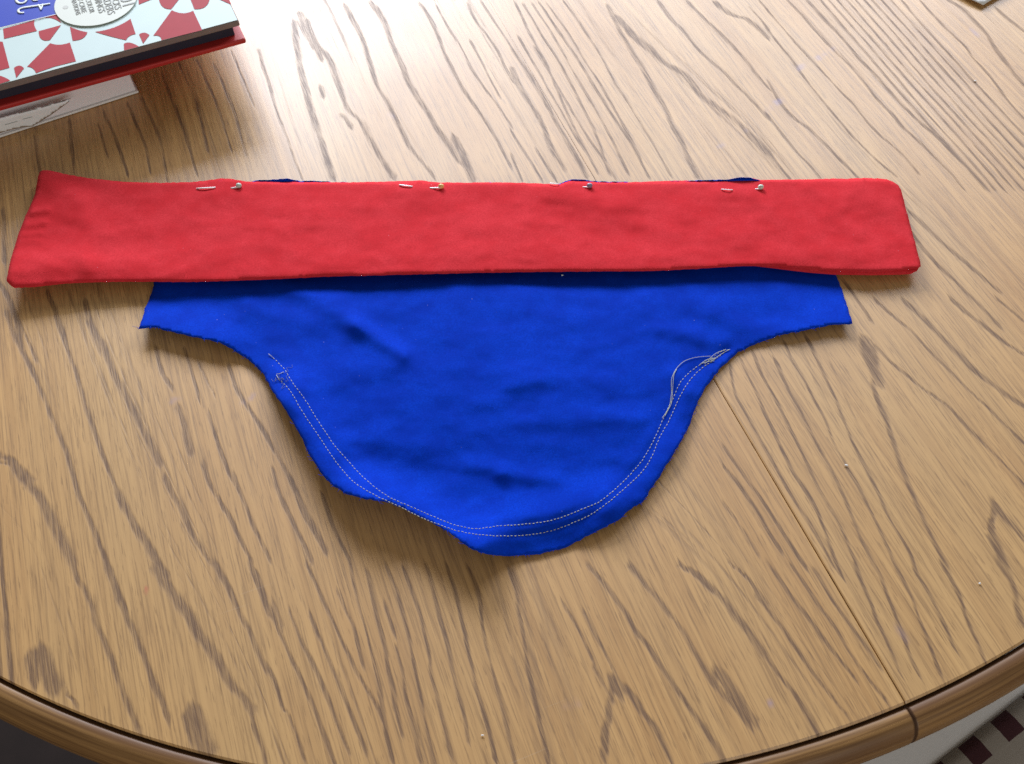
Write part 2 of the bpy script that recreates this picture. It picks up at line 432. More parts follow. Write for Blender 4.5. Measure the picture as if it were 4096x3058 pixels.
# grain on the parts of the top the photograph does not show: parallel lines in the same manner
for k in range(150):
    u0 = -.58+1.16*(k+.5)/150+RNG.uniform(-.003, .003)
    v0 = (.17 if u0 < -.05 else .02) if abs(u0) < .42 else -.5
    v0 += RNG.uniform(0, .03); v1 = v0+RNG.uniform(.15, .6)
    vv = np.linspace(v0, v1, 12); uu = u0+np.cumsum(RNG.normal(0, .0012, 12))
    GL.append((uu, vv, np.full(12, RNG.choice([.0012, .0016, .003]))))
def field(u, v):
    f = np.full(u.shape, -1.0)
    for lu, lv, lw in GL:
        m = (v > lv[0]-.012) & (v < lv[-1]+.012) & (u > lu.min()-.03) & (u < lu.max()+.03)
        if not m.any(): continue
        vv = v[m]; uc = np.interp(vv, lv, lu); wc = np.interp(vv, lv, lw)
        over = np.maximum(0, np.maximum(lv[0]-vv, vv-lv[-1]))
        f[m] = np.maximum(f[m], 1-np.abs(u[m]-uc)/wc-over/.006)
    return np.maximum(f, -1)
# the direction the growth rings run in, spread out from the traced lines, and a coordinate that stays level along it
def ring_coordinate():
    gu = np.arange(-.61, .611, .005); gv = np.arange(-.61, .611, .010)
    su, sv, ss = [], [], []
    for lu, lv, lw in GL[:NTR]:
        if lv[-1]-lv[0] < .012: continue
        t = np.linspace(lv[0], lv[-1], max(4, int((lv[-1]-lv[0])/.008))); uu = np.interp(t, lv, lu)
        su += list(uu); sv += list(t); ss += list(np.clip(np.gradient(uu, t), -1.2, 1.2))
    su, sv, ss = map(np.array, (su, sv, ss)); S = np.zeros((len(gu), len(gv)))
    for i, a in enumerate(gu):
        m = np.abs(su-a) < .05
        wgt = np.exp(-((su[m][:, None]-a)/.014)**2-((sv[m][:, None]-gv[None])/.035)**2)
        S[i] = (wgt*ss[m][:, None]).sum(0)/(wgt.sum(0)+.25)
    Q = np.zeros_like(S); j0 = len(gv)//4; Q[:, j0] = gu
    for j in range(j0+1, len(gv)): Q[:, j] = np.interp(gu-S[:, j]*.010, gu, Q[:, j-1])
    for j in range(j0-1, -1, -1): Q[:, j] = np.interp(gu+S[:, j]*.010, gu, Q[:, j+1])
    return gu, gv, Q
RG = ring_coordinate()
def ring(u, v):
    gu, gv, Q = RG; x = np.clip((u-gu[0])/.005, 0, len(gu)-1.001); y = np.clip((v-gv[0])/.010, 0, len(gv)-1.001)
    i = x.astype(int); j = y.astype(int); a = x-i; b = y-j
    return Q[i, j]*(1-a)*(1-b)+Q[i+1, j]*a*(1-b)+Q[i, j+1]*(1-a)*b+Q[i+1, j+1]*a*b
INK = [((3335, 195), (3270, 235), 9, .55), ((3215, 260), (3185, 285), 10, .6), ((3128, 400), (3105, 412), 11, .75), ((3085, 430), (3070, 445), 12, .25), ((3885, 120), (3908, 140), 9, .6),
       ((690, 1605), (715, 1595), 10, .6), ((1000, 1600), (1015, 1580), 8, .5), ((980, 1605), (960, 1618), 9, .2), ((1555, 455), (1572, 470), 8, .5), ((3078, 2815), (3092, 2822), 8, .8), ((2260, 2822), (2310, 2815), 12, .3),
       ((2965, 530), (2985, 525), 7, .4), ((2895, 575), (2875, 590), 7, .4), ((3590, 2515), (3620, 2550), 14, .25)]
def blobs(u, v, L):
    f = np.zeros(u.shape)
    for a, b, r, s in L:
        ua, va = UV(*a); ub, vb = UV(*b); rr = (P(a[0]+r, a[1])-P(*a)).length
        d = np.array([ub-ua, vb-va]); L2 = d@d+1e-12
        t = np.clip(((u-ua)*d[0]+(v-va)*d[1])/L2, 0, 1)
        dd = np.hypot(u-ua-t*d[0], v-va-t*d[1])
        f = np.maximum(f, s*np.clip(1.6-dd/rr, 0, 1))
    return f
GAP = .00045
def plank(u0, u1):
    a, b = u0+(.004 if u0 < -.6 else GAP if u0 == 0 else 0), u1-(.004 if u1 > .6 else GAP if u1 == 0 else 0)
    inner = (-.44 < b) and (a < .45)
    nu = max(8, int((b-a)/(.00105 if inner else .02)))
    us = np.linspace(a, b, nu)
    us = np.concatenate([[a], [a+.0006], us[1:-1], [b-.0006], [b]])
    t = np.concatenate([np.linspace(-1, .32, 265 if inner else 30), np.linspace(.34, 1, 30)])
    vm = np.sqrt(np.maximum(RT**2-us**2, 1e-5))
    u, tt = np.meshgrid(us, t, indexing='ij'); v = vm[:, None]*tt
    # a thin eased edge at the rim end
    v[:, 0] = -vm; v[:, 1] = -vm+.0012; v[:, -1] = vm; v[:, -2] = vm-.0012
    fr = np.clip((-v[0]-.02)/.5, 0, 1); gp = .00005+.00030*fr
    if u0 == 0: u[0] = gp; u[1] = np.maximum(u[1], gp+.0004)
    if u1 == 0: u[-1] = -gp; u[-2] = np.minimum(u[-2], -gp-.0004)
    z = np.zeros_like(u); z[:, 0] = z[:, -1] = -.0009; 
    if u0 == 0: z[0, :] -= .0004*fr
    if u1 == 0: z[-1, :] -= .0004*fr
    ni, nj = u.shape
    V3 = np.stack([u.ravel(), v.ravel(), Z0+z.ravel()], 1)
    idx = np.arange(ni*nj).reshape(ni, nj)
    F = np.stack([idx[:-1, :-1], idx[1:, :-1], idx[1:, 1:], idx[:-1, 1:]], -1).reshape(-1, 4)
    loop = np.concatenate([idx[:, 0], idx[-1, 1:], idx[-2::-1, -1], idx[0, -2:0:-1]])
    low = V3[loop].copy(); low[:, 2] = Z0-.022
    base = len(V3); V3 = np.vstack([V3, low]); n = len(loop); k = np.arange(n); k2 = (k+1) % n
    S = np.stack([loop[k2], loop[k], base+k, base+k2], -1)
    me = bpy.data.meshes.new('plank'); F = np.vstack([F, S])
    me.vertices.add(len(V3)); me.vertices.foreach_set('co', V3.astype(np.float32).ravel())
    me.loops.add(F.size); me.loops.foreach_set('vertex_index', F.astype(np.int32).ravel())
    me.polygons.add(len(F)); me.polygons.foreach_set('loop_start', np.arange(0, F.size, 4, dtype=np.int32))
    me.update(calc_edges=True); me.validate()
    for nm, arr in (('grain', field(V3[:, 0], V3[:, 1])), ('ring', ring(V3[:, 0], V3[:, 1])), ('ink', blobs(V3[:, 0], V3[:, 1], INK)), ('redmark', blobs(V3[:, 0], V3[:, 1], [((583, 2358), (586, 2364), 7, .6)]))):
        at = me.attributes.new(nm, 'FLOAT', 'POINT'); at.data.foreach_set('value', arr.astype(np.float32))
    return link('plank', me, M['oak'], table)
EDG = [-.6045, -.43, -.258, 0, .26, .43, .6045]
for i in range(6): plank(EDG[i], EDG[i+1])
# moulded rim: two half rings that meet at the seam
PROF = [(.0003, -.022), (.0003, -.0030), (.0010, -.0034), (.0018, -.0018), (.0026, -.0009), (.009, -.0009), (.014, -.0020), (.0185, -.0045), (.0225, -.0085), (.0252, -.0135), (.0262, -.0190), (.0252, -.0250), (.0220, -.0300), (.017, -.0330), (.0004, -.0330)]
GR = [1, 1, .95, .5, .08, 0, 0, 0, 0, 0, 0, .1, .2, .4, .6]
def rim(side):
    n = 120; vs = []; uv = []; fs = []; gr = []
    pl = np.concatenate([[0], np.cumsum([math.dist(PROF[i], PROF[i+1]) for i in range(len(PROF)-1)])])
    eps = .0007/RT
    for i in range(n+1):
        tt = [0, .0005, *[k/(n-2) for k in range(1, n-2)], .9995, 1][i]
        a = -math.pi/2+eps+(math.pi-2*eps)*tt
        if side < 0: a += math.pi
        for (dr, z), q, g in zip(PROF, pl, GR):
            r = RT+(dr if dr < .004 else .004+(dr-.004)*.56); vs.append((r*math.cos(a), r*math.sin(a), Z0+z)); uv.append((a*RT+side*3, q))
            gr.append(g if i not in (0, n) else max(g, .95))
    m = len(PROF)
    for i in range(n):
        for j in range(m-1): fs.append((i*m+j, (i+1)*m+j, (i+1)*m+j+1, i*m+j+1))
    fs.append(tuple(range(m))); fs.append(tuple(n*m+j for j in range(m-1, -1, -1)))
    me = meshpd('rim_moulding', vs, fs)
    l = me.uv_layers.new(name='run')
    for lp in me.loops: l.data[lp.index].uv = uv[lp.vertex_index]
    at = me.attributes.new('grime', 'FLOAT', 'POINT'); at.data.foreach_set('value', gr)
    bm = bmesh.new(); bm.from_mesh(me); bmesh.ops.recalc_face_normals(bm, faces=bm.faces); bm.to_mesh(me); bm.free()
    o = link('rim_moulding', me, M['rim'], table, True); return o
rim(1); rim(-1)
def lathe(bm, prof, n=32):
    rings = [[bm.verts.new((r*math.cos(2*math.pi*k/n), r*math.sin(2*math.pi*k/n), z)) for k in range(n)] for r, z in prof]
    for a, b in zip(rings, rings[1:]):
        for k in range(n): bm.faces.new((a[k], a[(k+1) % n], b[(k+1) % n], b[k]))
    bm.faces.new(rings[0][::-1]); bm.faces.new(rings[-1])
M['dark_oak'] = simple('oak_pedestal', (.32, .16, .06), .4, .2, 30)
bm = bmesh.new(); lathe(bm, [(.10, .10), (.11, .16), (.07, .25), (.085, .40), (.06, .55), (.10, .66), (.24, .70), (.24, .727)])
bmobj('pedestal', bm, M['dark_oak'], table, True)
for k in range(4):
    bm = bmesh.new(); a = k*math.pi/2+.4; d = Vector((math.cos(a), math.sin(a), 0)); s = Vector((-d.y, d.x, 0))
    add_box(bm, d*.06-s*.03+Vector((0, 0, .10)), d*.36+Vector((0, 0, -.10)), s*.06, Vector((0, 0, .06)), .008)
    add_box(bm, d*.37-s*.035, d*.08, s*.07, Vector((0, 0, .03)), .006)
    bmobj('foot', bm, M['dark_oak'], table)

# ------------------------------------------------------------------ cloth pieces, built as height fields over their outlines
def seg_d(px, py, s):
    x0, y0, x1, y1 = s; dx, dy = x1-x0, y1-y0; L2 = dx*dx+dy*dy+1e-9
    t = np.clip(((px-x0)*dx+(py-y0)*dy)/L2, 0, 1)
    return np.hypot(px-x0-t*dx, py-y0-t*dy)
def ridges(px, py, L):
    h = np.zeros_like(px)
    for x0, y0, x1, y1, wd, amp in L: h += amp*.00085*np.exp(-(seg_d(px, py, (x0, y0, x1, y1))/wd)**2)
    return h
def pnoise(px, py, sc, seed):
    return np.array([noise.fractal(Vector((x/sc[0]+seed, y/sc[1]-seed, seed)), .9, 2.0, 3) for x, y in zip(px, py)])
def cdt(outline, step, rag=0.0):
    o = np.array(outline, float); n = len(o); pts = []
    for i in range(n):
        a, b = o[i], o[(i+1) % n]; L = np.hypot(*(b-a)); k = max(1, int(L/step))
        nrm = np.array([b[1]-a[1], a[0]-b[0]])/(L+1e-9)
        for j in range(k):
            q = a+(b-a)*j/k
            if rag: q = q+nrm*RNG.normal(0, rag)
            pts.append(q)
    pts = np.array(pts); m = len(pts)
    x0, y0 = pts.min(0); x1, y1 = pts.max(0)
    gx, gy = np.meshgrid(np.arange(x0+step/2, x1, step), np.arange(y0+step/2, y1, step*.8))
    gx = gx+(np.arange(gx.shape[0]) % 2)[:, None]*step/2
    g = np.stack([gx.ravel(), gy.ravel()], 1)
    # inside test and clearance from the outline
    ins = np.zeros(len(g), bool); dmin = np.full(len(g), 1e9)
    for i in range(m):
        a, b = pts[i], pts[(i+1) % m]
        c = ((a[1] > g[:, 1]) != (b[1] > g[:, 1])) & (g[:, 0] < (b[0]-a[0])*(g[:, 1]-a[1])/((b[1]-a[1]) or 1e-9)+a[0])
        ins ^= c; dmin = np.minimum(dmin, seg_d(g[:, 0], g[:, 1], (*a, *b)))
    k = ins & (dmin > step*.55); g = g[k]; dm = np.concatenate([np.zeros(m), dmin[k]])
    allp = np.vstack([pts, g])
    vo, eo, fo, *_ = delaunay_2d_cdt([Vector(p) for p in allp], [], [list(range(m))], 1, 1e-4)
    vv = np.array([tuple(p) for p in vo])
    if len(vv) != len(allp):
        dm = np.array([0 if i < m else 9e9 for i in range(len(vv))])
    return vv, [list(f) for f in fo], dm, m
def sheet(name, outline, hfun, step, thick, edge, mat, parent=None, rag=0.0):
    """closed sheet: top at hfun(px,py); thickness grows from a thin rounded edge"""
    vv, fo, dm, m = cdt(outline, step, rag)
    px, py = vv[:, 0], vv[:, 1]; h = hfun(px, py)
    e = np.clip(dm/edge, 0, 1); prof = np.sqrt(1-(1-e)**2)
    tk = .0003+(thick-.0003)*prof
    mid = h-thick/2
    top = Pn(px, py, mid+tk/2); bot = top.copy(); bot[:, 2] -= tk
    n = len(vv); verts = np.vstack([top, bot]); faces = []
    # orientation
    a, b, c = (top[i] for i in fo[0]); up = np.cross(b-a, c-a)[2] > 0
    for f in fo:
        f = f if up else f[::-1]
        faces.append(tuple(f)); faces.append(tuple(n+i for i in f[::-1]))
    for i in range(m):
        j = (i+1) % m; faces.append((i, j, n+j, n+i))
    org = P(*np.array(outline).mean(0))
    verts = verts-np.array(org) if parent is None else verts-np.array(parent.location)
    me = meshpd(name, verts, faces)
    bm = bmesh.new(); bm.from_mesh(me); bmesh.ops.recalc_face_normals(bm, faces=bm.faces); bm.to_mesh(me); bm.free()
    o = link(name, me, mat, parent, True)
    if parent is None: o.location = org
    return o
def tp(ox, oy, s, txt): return [(ox+float(a.split(',')[0])/s, oy+float(a.split(',')[1])/s) for a in txt.split()]
S2 = (1200, 1250, 1.5736); S3 = (2400, 1250, 1.5736); SL = (0, 1250, 1.5736)
inner = tp(*SL, '1720,285 1790,360 1840,440 1920,550 2000,680 2100,830')+tp(*S2, '280,910 400,1040 540,1150 690,1220 850,1290 980,1340 1110,1362 1250,1345 1400,1335 1600,1305 1800,1230')+tp(*S3, '0,1190 100,1110 200,1010 280,910 340,800 390,690 430,600 470,520 500,450 540,400 600,350 680,300 760,250 810,235')
outer = tp(*SL, '1770,430 1830,500 1900,620 2000,770 2100,920')+tp(*S2, '240,960 340,1070 470,1150 620,1220 760,1290 900,1345 1000,1378 1130,1400 1300,1408 1450,1400 1600,1370 1780,1300')+tp(*S3, '0,1235 120,1140 250,1020 320,920 370,800 430,690 480,580 530,480 590,400 650,345 720,300 780,255')
BLUE = [(620,736),(760,733),(886,724),(987,729),(1024,723),(1065,719),(1107,717),(1163,719),(1246,725),(1420,733),(1700,734),(2000,733),(2230,741),(2288,718),(2340,720),(2409,726),(2520,731),(2700,725),(2835,721),(2904,720),(2964,711),(3001,712),(3043,725),(3090,744),(3300,750),
        (3330,900),(3343,1100),(3353,1119),(3384,1207),(3410,1296),(3315,1301),(3233,1318),(3138,1337),(3043,1366),(2953,1409),(2877,1479),(2819,1555),(2781,1631),(2756,1708),(2718,1777),(2667,1860),(2622,1930),(2572,2006),(2535,2026),(2471,2082),(2376,2130),(2249,2197),(2121,2221),(2013,2227),
        (1918,2210),(1855,2178),(1797,2130),(1708,2082),(1632,2044),(1550,2009),(1467,1997),(1391,1981),(1325,1938),(1277,1885),(1239,1822),(1195,1733),(1144,1644),(1093,1568),(1055,1498),(1004,1447),(953,1412),(890,1374),(763,1345),(696,1330),(635,1314),(594,1313),(554,1315),(585,1226),(614,1144),(640,950)]
BR = [(1190,1150,1420,1300,50,2.9),(1420,1300,1610,1420,32,3.0),(1260,1120,1360,1180,40,1.5),(1000,1230,1250,1290,60,1.6),(1395,1760,1520,1745,50,1.8),(1500,1770,1690,1780,55,1.8),
      (1880,1860,2010,1885,32,1.3),(2010,1895,2210,1925,34,1.6),(1380,1500,1560,1450,60,1.4),(2030,1545,2160,1530,30,1.1),(2080,1500,2420,1530,50,1.2),(1900,1620,2010,1605,34,.9),(2180,1640,2560,1670,40,1.0),
      (2640,1320,2790,1335,34,1.8),(2790,1370,2900,1360,30,1.0),(2100,1690,2560,1690,34,.9),(2590,1200,2900,1210,60,1.2),(2850,1260,3080,1330,50,1.6),(3100,1120,3180,1230,50,1.0),
      (1560,1470,1820,1480,40,.9),(1450,1610,1760,1590,60,1.0),(1400,1680,1800,1690,45,.8),(1750,1320,1960,1350,60,.8),(2050,1240,2300,1270,70,.9),(1560,1210,1800,1190,60,1.2),(1860,1180,2100,1160,60,1.0),(2160,1150,2330,1150,50,.8),
      (2690,1490,2740,1560,30,1.6),(2760,1570,2740,1640,30,1.2),(2530,1850,2600,1760,40,1.0),(1100,1480,1180,1530,30,1.2),(1150,1600,1180,1640,26,.8)]
def creases(n, box, seed):
    g = np.random.default_rng(seed); L = []
    for _ in range(n):
        x = g.uniform(box[0], box[2]); y = g.uniform(box[1], box[3]); a = g.normal(0, .35)*(1 if g.random() < .75 else 3); l = g.uniform(60, 260)
        L.append((x-l*math.cos(a)/2, y-l*math.sin(a)/2, x+l*math.cos(a)/2, y+l*math.sin(a)/2, g.uniform(13, 22), g.uniform(.18, .5)*(1 if g.random() < .7 else -1)))
    return L
BR += [(a, b, c, d, e, f*.5) for a, b, c, d, e, f in creases(60, (700, 1180, 3100, 2100), 11)]
def hblue(px, py):
    h = np.full(px.shape, .0013)
    h += ridges(px, py, BR)
    # the lower left hem curls up off the table
    h += .0135*np.exp(-(seg_d(px, py, (1480, 2010, 1900, 2200))/105)**2)
    h += .0085*np.exp(-(seg_d(px, py, (1160, 1600, 1330, 1940))/120)**2)
    h += .0050*np.exp(-(seg_d(px, py, (1980, 2120, 2420, 2000))/85)**2)
    h += .0060*np.exp(-(seg_d(px, py, (560, 1320, 860, 1360))/90)**2)
    h += .0040*np.exp(-(seg_d(px, py, (3200, 1330, 3410, 1290))/80)**2)
    h += .0022*np.exp(-(seg_d(px, py, (2400, 2110, 2700, 1800))/70)**2)
    h += .0045*np.exp(-(seg_d(px, py, (1500, 1500, 2400, 1500))/420)**2)
    for row_ in (inner, outer):
        dd = np.full(px.shape, 1e9)
        for (x0, y0), (x1, y1) in zip(row_, row_[1:]): dd = np.minimum(dd, seg_d(px, py, (x0, y0, x1, y1)))
        h -= .00055*np.exp(-(dd/13)**2)*(1+.35*np.sin(px/19+py/23))
    fl = np.clip((py-1120)/120, 0, 1)
    h += fl*(.0006*pnoise(px, py, (260, 120), 3.1)+.0002*pnoise(px, py, (80, 60), 8.4))
    h = np.where(py < 1200, .0009+(h-.0009)*np.clip((py-1075)/(85+28*np.sin(px/170)), 0, 1), h)
    h += .0042*np.clip((738-py)/22, 0, 1.3)
    return np.maximum(h, .0008)
panel = sheet('blue_fabric', BLUE, hblue, 13, .0007, 12, M['blue'], rag=1.5)
tag(panel, 'royal blue fabric panel with curved raw edges and double stitching, under the red band', 'fabric')

BAND = [(171,682),(205,684),(253,695),(310,706),(380,717),(506,729),(640,732),(759,730),(825,723),(886,714),(930,717),(987,727),(1075,729),(1240,730),(1400,730),(1550,727),(1660,724),(1690,722),(1717,728),(1760,731),(1870,731),(1996,730),(2120,733),(2236,739),(2262,730),(2287,722),(2344,726),(2410,731),(2502,731),(2600,727),(2700,723),(2853,724),(2915,721),(2980,713),(3010,715),(3043,721),(3169,719),(3359,716),(3470,713),(3510,714),(3545,718),(3572,727),(3592,741),(3604,760),(3612,790),(3637,885),(3663,980),(3681,1050),(3683,1066),
        (3672,1074),(3500,1090),(3340,1084),(3169,1071),(3043,1063),(2916,1067),(2760,1077),(2600,1084),(2375,1086),(2150,1088),(1933,1091),(1616,1099),(1300,1107),(1120,1116),(949,1123),(760,1128),(569,1127),(420,1128),(354,1130),(253,1135),(140,1148),(60,1152),(45,1146),(25,1125),(38,1055),(70,948),(101,866),(120,825),(136,790),(143,760),(152,707),(160,688)]
RR = [(140,690,330,800,45,2.6),(230,830,330,880,40,1.5),(330,860,420,930,50,1.0),(100,905,180,890,12,1.2),(92,940,170,935,10,.9),(118,850,190,840,14,1.6),(85,965,160,965,10,.7),
      (60,1080,330,1040,60,2.6),(340,1060,700,1080,50,1.4),(860,770,960,770,34,1.4),(740,800,850,790,40,1.0),(1000,800,1250,860,60,.9),(1080,960,1300,1000,60,1.0),
      (1560,770,1720,755,26,1.5),(1640,800,1780,780,40,1.2),(1400,810,1600,840,50,.8),(1880,900,2080,915,30,.8),(2120,885,2240,900,22,.8),(2200,775,2360,790,45,1.8),(2420,830,2520,800,40,1.1),(2540,900,2700,930,30,.8),
      (2880,775,3000,765,32,1.8),(3010,790,3080,830,28,1.2),(3240,750,3360,830,34,1.7),(3310,860,3430,930,34,1.5),(3100,870,3200,930,50,.9),(2800,990,3000,940,50,.9),(1800,990,2300,1000,50,.7),(1300,1060,1900,1040,50,.9),(2100,1040,2700,1030,40,.9),(3060,1020,3500,1020,45,1.0),
      (3430,760,3560,820,50,1.4)]
RR += [(a, b, c, d, e, f*.45) for a, b, c, d, e, f in creases(50, (150, 760, 3600, 1060), 5)]
def hband(px, py):
    t = np.clip((py-720)/380, 0, 1)
    h = .0038+.0042*t
    h += .0030*np.exp(-((px-30)/420)**2)*(1-.2*t)
    h += .0015*np.exp(-((px-1700)/900)**2)*t
    h += ridges(px, py, RR)
    h += .0008*pnoise(px, py, (260, 100), 1.7)+.0002*pnoise(px, py, (90, 50), 5.2)
    return np.maximum(h, .0036)
band = sheet('red_fabric', BAND, hband, 13, .0016, 12, M['red'], rag=.6)
tag(band, 'long red folded fabric strip pinned along the top of the blue panel', 'fabric')
LOW = [(2980,1060),(3100,1074),(3169,1083),(3250,1092),(3340,1099),(3486,1101),(3600,1099),(3644,1096),(3668,1084),(3678,1068),(3500,1040),(3200,1030)]
sheet('under_fold', LOW, lambda x, y: np.full(x.shape, .0066), 14, .0026, 14, M['red'], band)

def tube_obj(name, pts2, lift, r, mat, parent, hf, n=5):
    pts2 = np.array(pts2, float); q = Pn(pts2[:, 0], pts2[:, 1], hf(pts2[:, 0], pts2[:, 1])+lift)-np.array(parent.location if parent else (0, 0, 0))
    bm = bmesh.new(); add_tube(bm, q, r, n); return bmobj(name, bm, mat, parent, True)
# stitching: two rows of machine stitches, every stitch a short thread
def stitches(pts):
    p = smooth_line(pts, 2.0); s = np.concatenate([[0], np.cumsum(np.hypot(*np.diff(p, axis=0).T))])
    bm = bmesh.new(); pos = 0
    while pos < s[-1]-8:
        sc = 14.5+RNG.uniform(-.9, .9); ss = pos+np.linspace(0, sc*.62, 4)
        x = np.interp(ss, s, p[:, 0])+RNG.normal(0, .5); y = np.interp(ss, s, p[:, 1])+RNG.normal(0, .5)
        q = Pn(x, y, hblue(x, y)+np.array([.0000, .00025, .00025, .0000]))-np.array(panel.location)
        add_tube(bm, q, [.00012, .00020, .00020, .00012], 5); pos += sc
    return bmobj('stitch_row', bm, M['thread'], panel, True)
stitches(inner); stitches(outer)
T = lambda txt: tp(2600, 1350, 4.13, txt)
def strand(q, r):
    bm = bmesh.new(); add_tube(bm, q, r, 5); bmobj('loose_thread', bm, M['thread'], panel, True)
for txt in ('1000,310 850,320 700,345 560,400 450,500 390,600 360,680 352,780 355,900 345,1000 325,1120 280,1220 200,1335',
            '440,530 400,600 385,700 375,850 365,1000 350,1100 300,1200 240,1310', '960,380 1040,300 1130,245 1260,200', '1000,400 1130,310 1220,250 1320,200', '820,450 940,370 1080,340', '900,440 1000,370 1090,350', '850,430 980,400 1060,390'):
    p = smooth_line(T(txt), 6); q = Pn(p[:, 0], p[:, 1], hblue(p[:, 0], p[:, 1])+.0005)-np.array(panel.location); strand(q, .00015)
for txt in ('1720,285 1690,262', '1740,390 1765,385 1785,375', '1740,395 1760,430'):
    p = np.array(tp(*SL, txt)); q = Pn(p[:, 0], p[:, 1], hblue(p[:, 0], p[:, 1])+.0006)-np.array(panel.location); strand(q, .00016)
# a small tangle of thread where the left rows start, and fibres fraying from the raw edges
bm = bmesh.new()
for k in range(6):
    a = np.array([1128+RNG.normal(0, 9), 1515+RNG.normal(0, 18)]); n_ = 7
    p = a+np.cumsum(RNG.normal(0, 6.5, (n_, 2)), 0); p = smooth_line(p, 3)
    q = Pn(p[:, 0], p[:, 1], hblue(p[:, 0], p[:, 1])+.0004+.0006*np.abs(np.sin(np.arange(len(p))/5)))-np.array(panel.location); add_tube(bm, q, .00010, 4)
tag(bmobj('thread_tangle', bm, simple('grey_thread', (.14, .17, .24), .8), panel, True), kind='stuff')
bm = bmesh.new(); BO = np.array(BLUE[24:], float); BC = np.array([2000, 1400.])
for k in range(90):
    i = RNG.integers(6, len(BO)-3); t = RNG.random(); p0 = BO[i]+(BO[i+1]-BO[i])*t if i+1 < len(BO) else BO[i]
    d = BO[(i+1) % len(BO)]-BO[i]; nr = np.array([d[1], -d[0]])/(np.hypot(*d)+1e-6); nr = nr if nr@(p0-BC) > 0 else -nr
    l = RNG.uniform(4, 16); sd = np.array([-nr[1], nr[0]])*RNG.normal(0, .8)
    p = np.array([p0-nr*3, p0+nr*l*.4+sd*l*.2, p0+nr*l*.8+sd*l])
    h0 = hblue(p[:1, 0], p[:1, 1])[0]; q = Pn(p[:, 0], p[:, 1], np.maximum(.0003, h0-np.array([0, .0003, .0008])))-np.array(panel.location)
    add_tube(bm, q, [.00016, .00013, .00008], 4)
tag(bmobj('frayed_fibre', bm, M['blue'], panel, True), kind='stuff')
# ------------------------------------------------------------------ pins
def pin(label, head, segs, col, dull=False):
    hh = hband(np.array([head[0]*1.]), np.array([head[1]*1.]))[0]
    root = empty('sewing_pin', P(*head, hh)); tag(root, label, 'pin', 'pins along the top of the red band')
    o = np.array(root.location)
    bm = bmesh.new(); bmesh.ops.create_uvsphere(bm, u_segments=16, v_segments=10, radius=.0019)
    for v in bm.verts: v.co = Vector((v.co.x*1.12, v.co.y*.95, v.co.z*.95+.0015))
    bmobj('pin_head', bm, simple('pin_head_'+label.split()[0], col, .3, .05, 200), root, True)
    for (x0, y0), (x1, y1) in segs:
        x = np.linspace(x0, x1, 8); y = np.linspace(y0, y1, 8)
        tt = np.linspace(0, 1, 8); hs = hband(x, y); chord = hs[0]+(hs[-1]-hs[0])*tt; chord += max(0, (hs-chord).max())
        up = .0009*np.sin(tt*math.pi)**.5+.0003 if x1 < head[0]-40 else np.linspace(-.0001, .0013, 8)
        q = Pn(x, y, chord+up)-o
        bm = bmesh.new(); add_tube(bm, q, .00050 if not dull else .00036, 8); bmobj('shaft', bm, M['steel'], root, True)
pin('pale green ball head pin at the left with a long bright length of shaft showing', (957, 749), [((786, 755), (862, 751)), ((924, 754), (952, 749))], (.50, .62, .54))
pin('orange ball head pin, second from the left in the red band', (1765, 752), [((1597, 741), (1650, 747)), ((1719, 753), (1762, 752))], (.85, .50, .18))
pin('violet grey ball head pin, second from the right in the red band', (2358, 749), [((2198, 734), (2236, 737)), ((2331, 749), (2354, 749))], (.26, .22, .32), True)
pin('pale grey green ball head pin at the right, its shaft mostly hidden', (3041, 755), [((2885, 758), (2930, 761)), ((3020, 757), (3038, 756))], (.58, .66, .55), True)

# ------------------------------------------------------------------ books
HB = .048
cA = P(955, 83, HB); e1 = (P(0, 342, HB)-cA); e1.z = 0; e1.normalize()
e2 = Vector((-e1.y, e1.x, 0)); e2 = e2 if e2.y > 0 else -e2
ZV = Vector((0, 0, 1))
ZB = .0284
bk = empty('quilt_book', Vector((cA.x, cA.y, Z0+ZB))); tag(bk, 'red and white patchwork patterned hardcover book with blue panel, lying on the white booklet', 'book')
def L(v): return v-bk.location
BL, BW = .30, .225
def slab(name, x, y, z0, z1, lx, ly, mat, bev):
    bm = bmesh.new(); add_box(bm, L(Vector((cA.x, cA.y, Z0+z0)))+e1*x+e2*y, e1*lx, e2*ly, ZV*(z1-z0), bev); return bmobj(name, bm, mat, bk)
slab('front_cover', 0, 0, HB-.0046, HB, BL, BW, M['board'], .0008)
slab('cover_paper', .0007, .0007, HB+.0001, HB+.0004, BL-.0014, BW-.0014, M['coverwhite'], 0)
slab('page_block', .005, .0065, ZB+.0042, HB-.0048, BL-.010, BW-.012, M['navy'], .0004)
slab('back_cover', -.001, -.0008, ZB, ZB+.0040, BL+.001, BW+.001, M['redcover'], .0012)
slab('spine', 0, BW+.0006, ZB, HB, BL, .004, M['redcover'], .001)
ZT = (0, 0, 3.687); A1 = (0, 0, 2.161)
def flat(name, polys, h, mat, parent):
    bm = bmesh.new()
    for p in polys:
        f = bm.faces.new([bm.verts.new(P(x, y, h)-parent.location) for x, y in p])
        if f.normal.z < 0: f.normal_flip()
        f.normal_update()
    for f in bm.faces:
        f.normal_update()
        if f.normal.z < 0: f.normal_flip()
    bmesh.ops.triangulate(bm, faces=bm.faces)
    me = bpy.data.meshes.new(name); bm.to_mesh(me); bm.free(); return link(name, me, mat, parent)
def sp(t, txt): return [tuple(q) for q in smooth_line(tp(*t, txt), 4)]
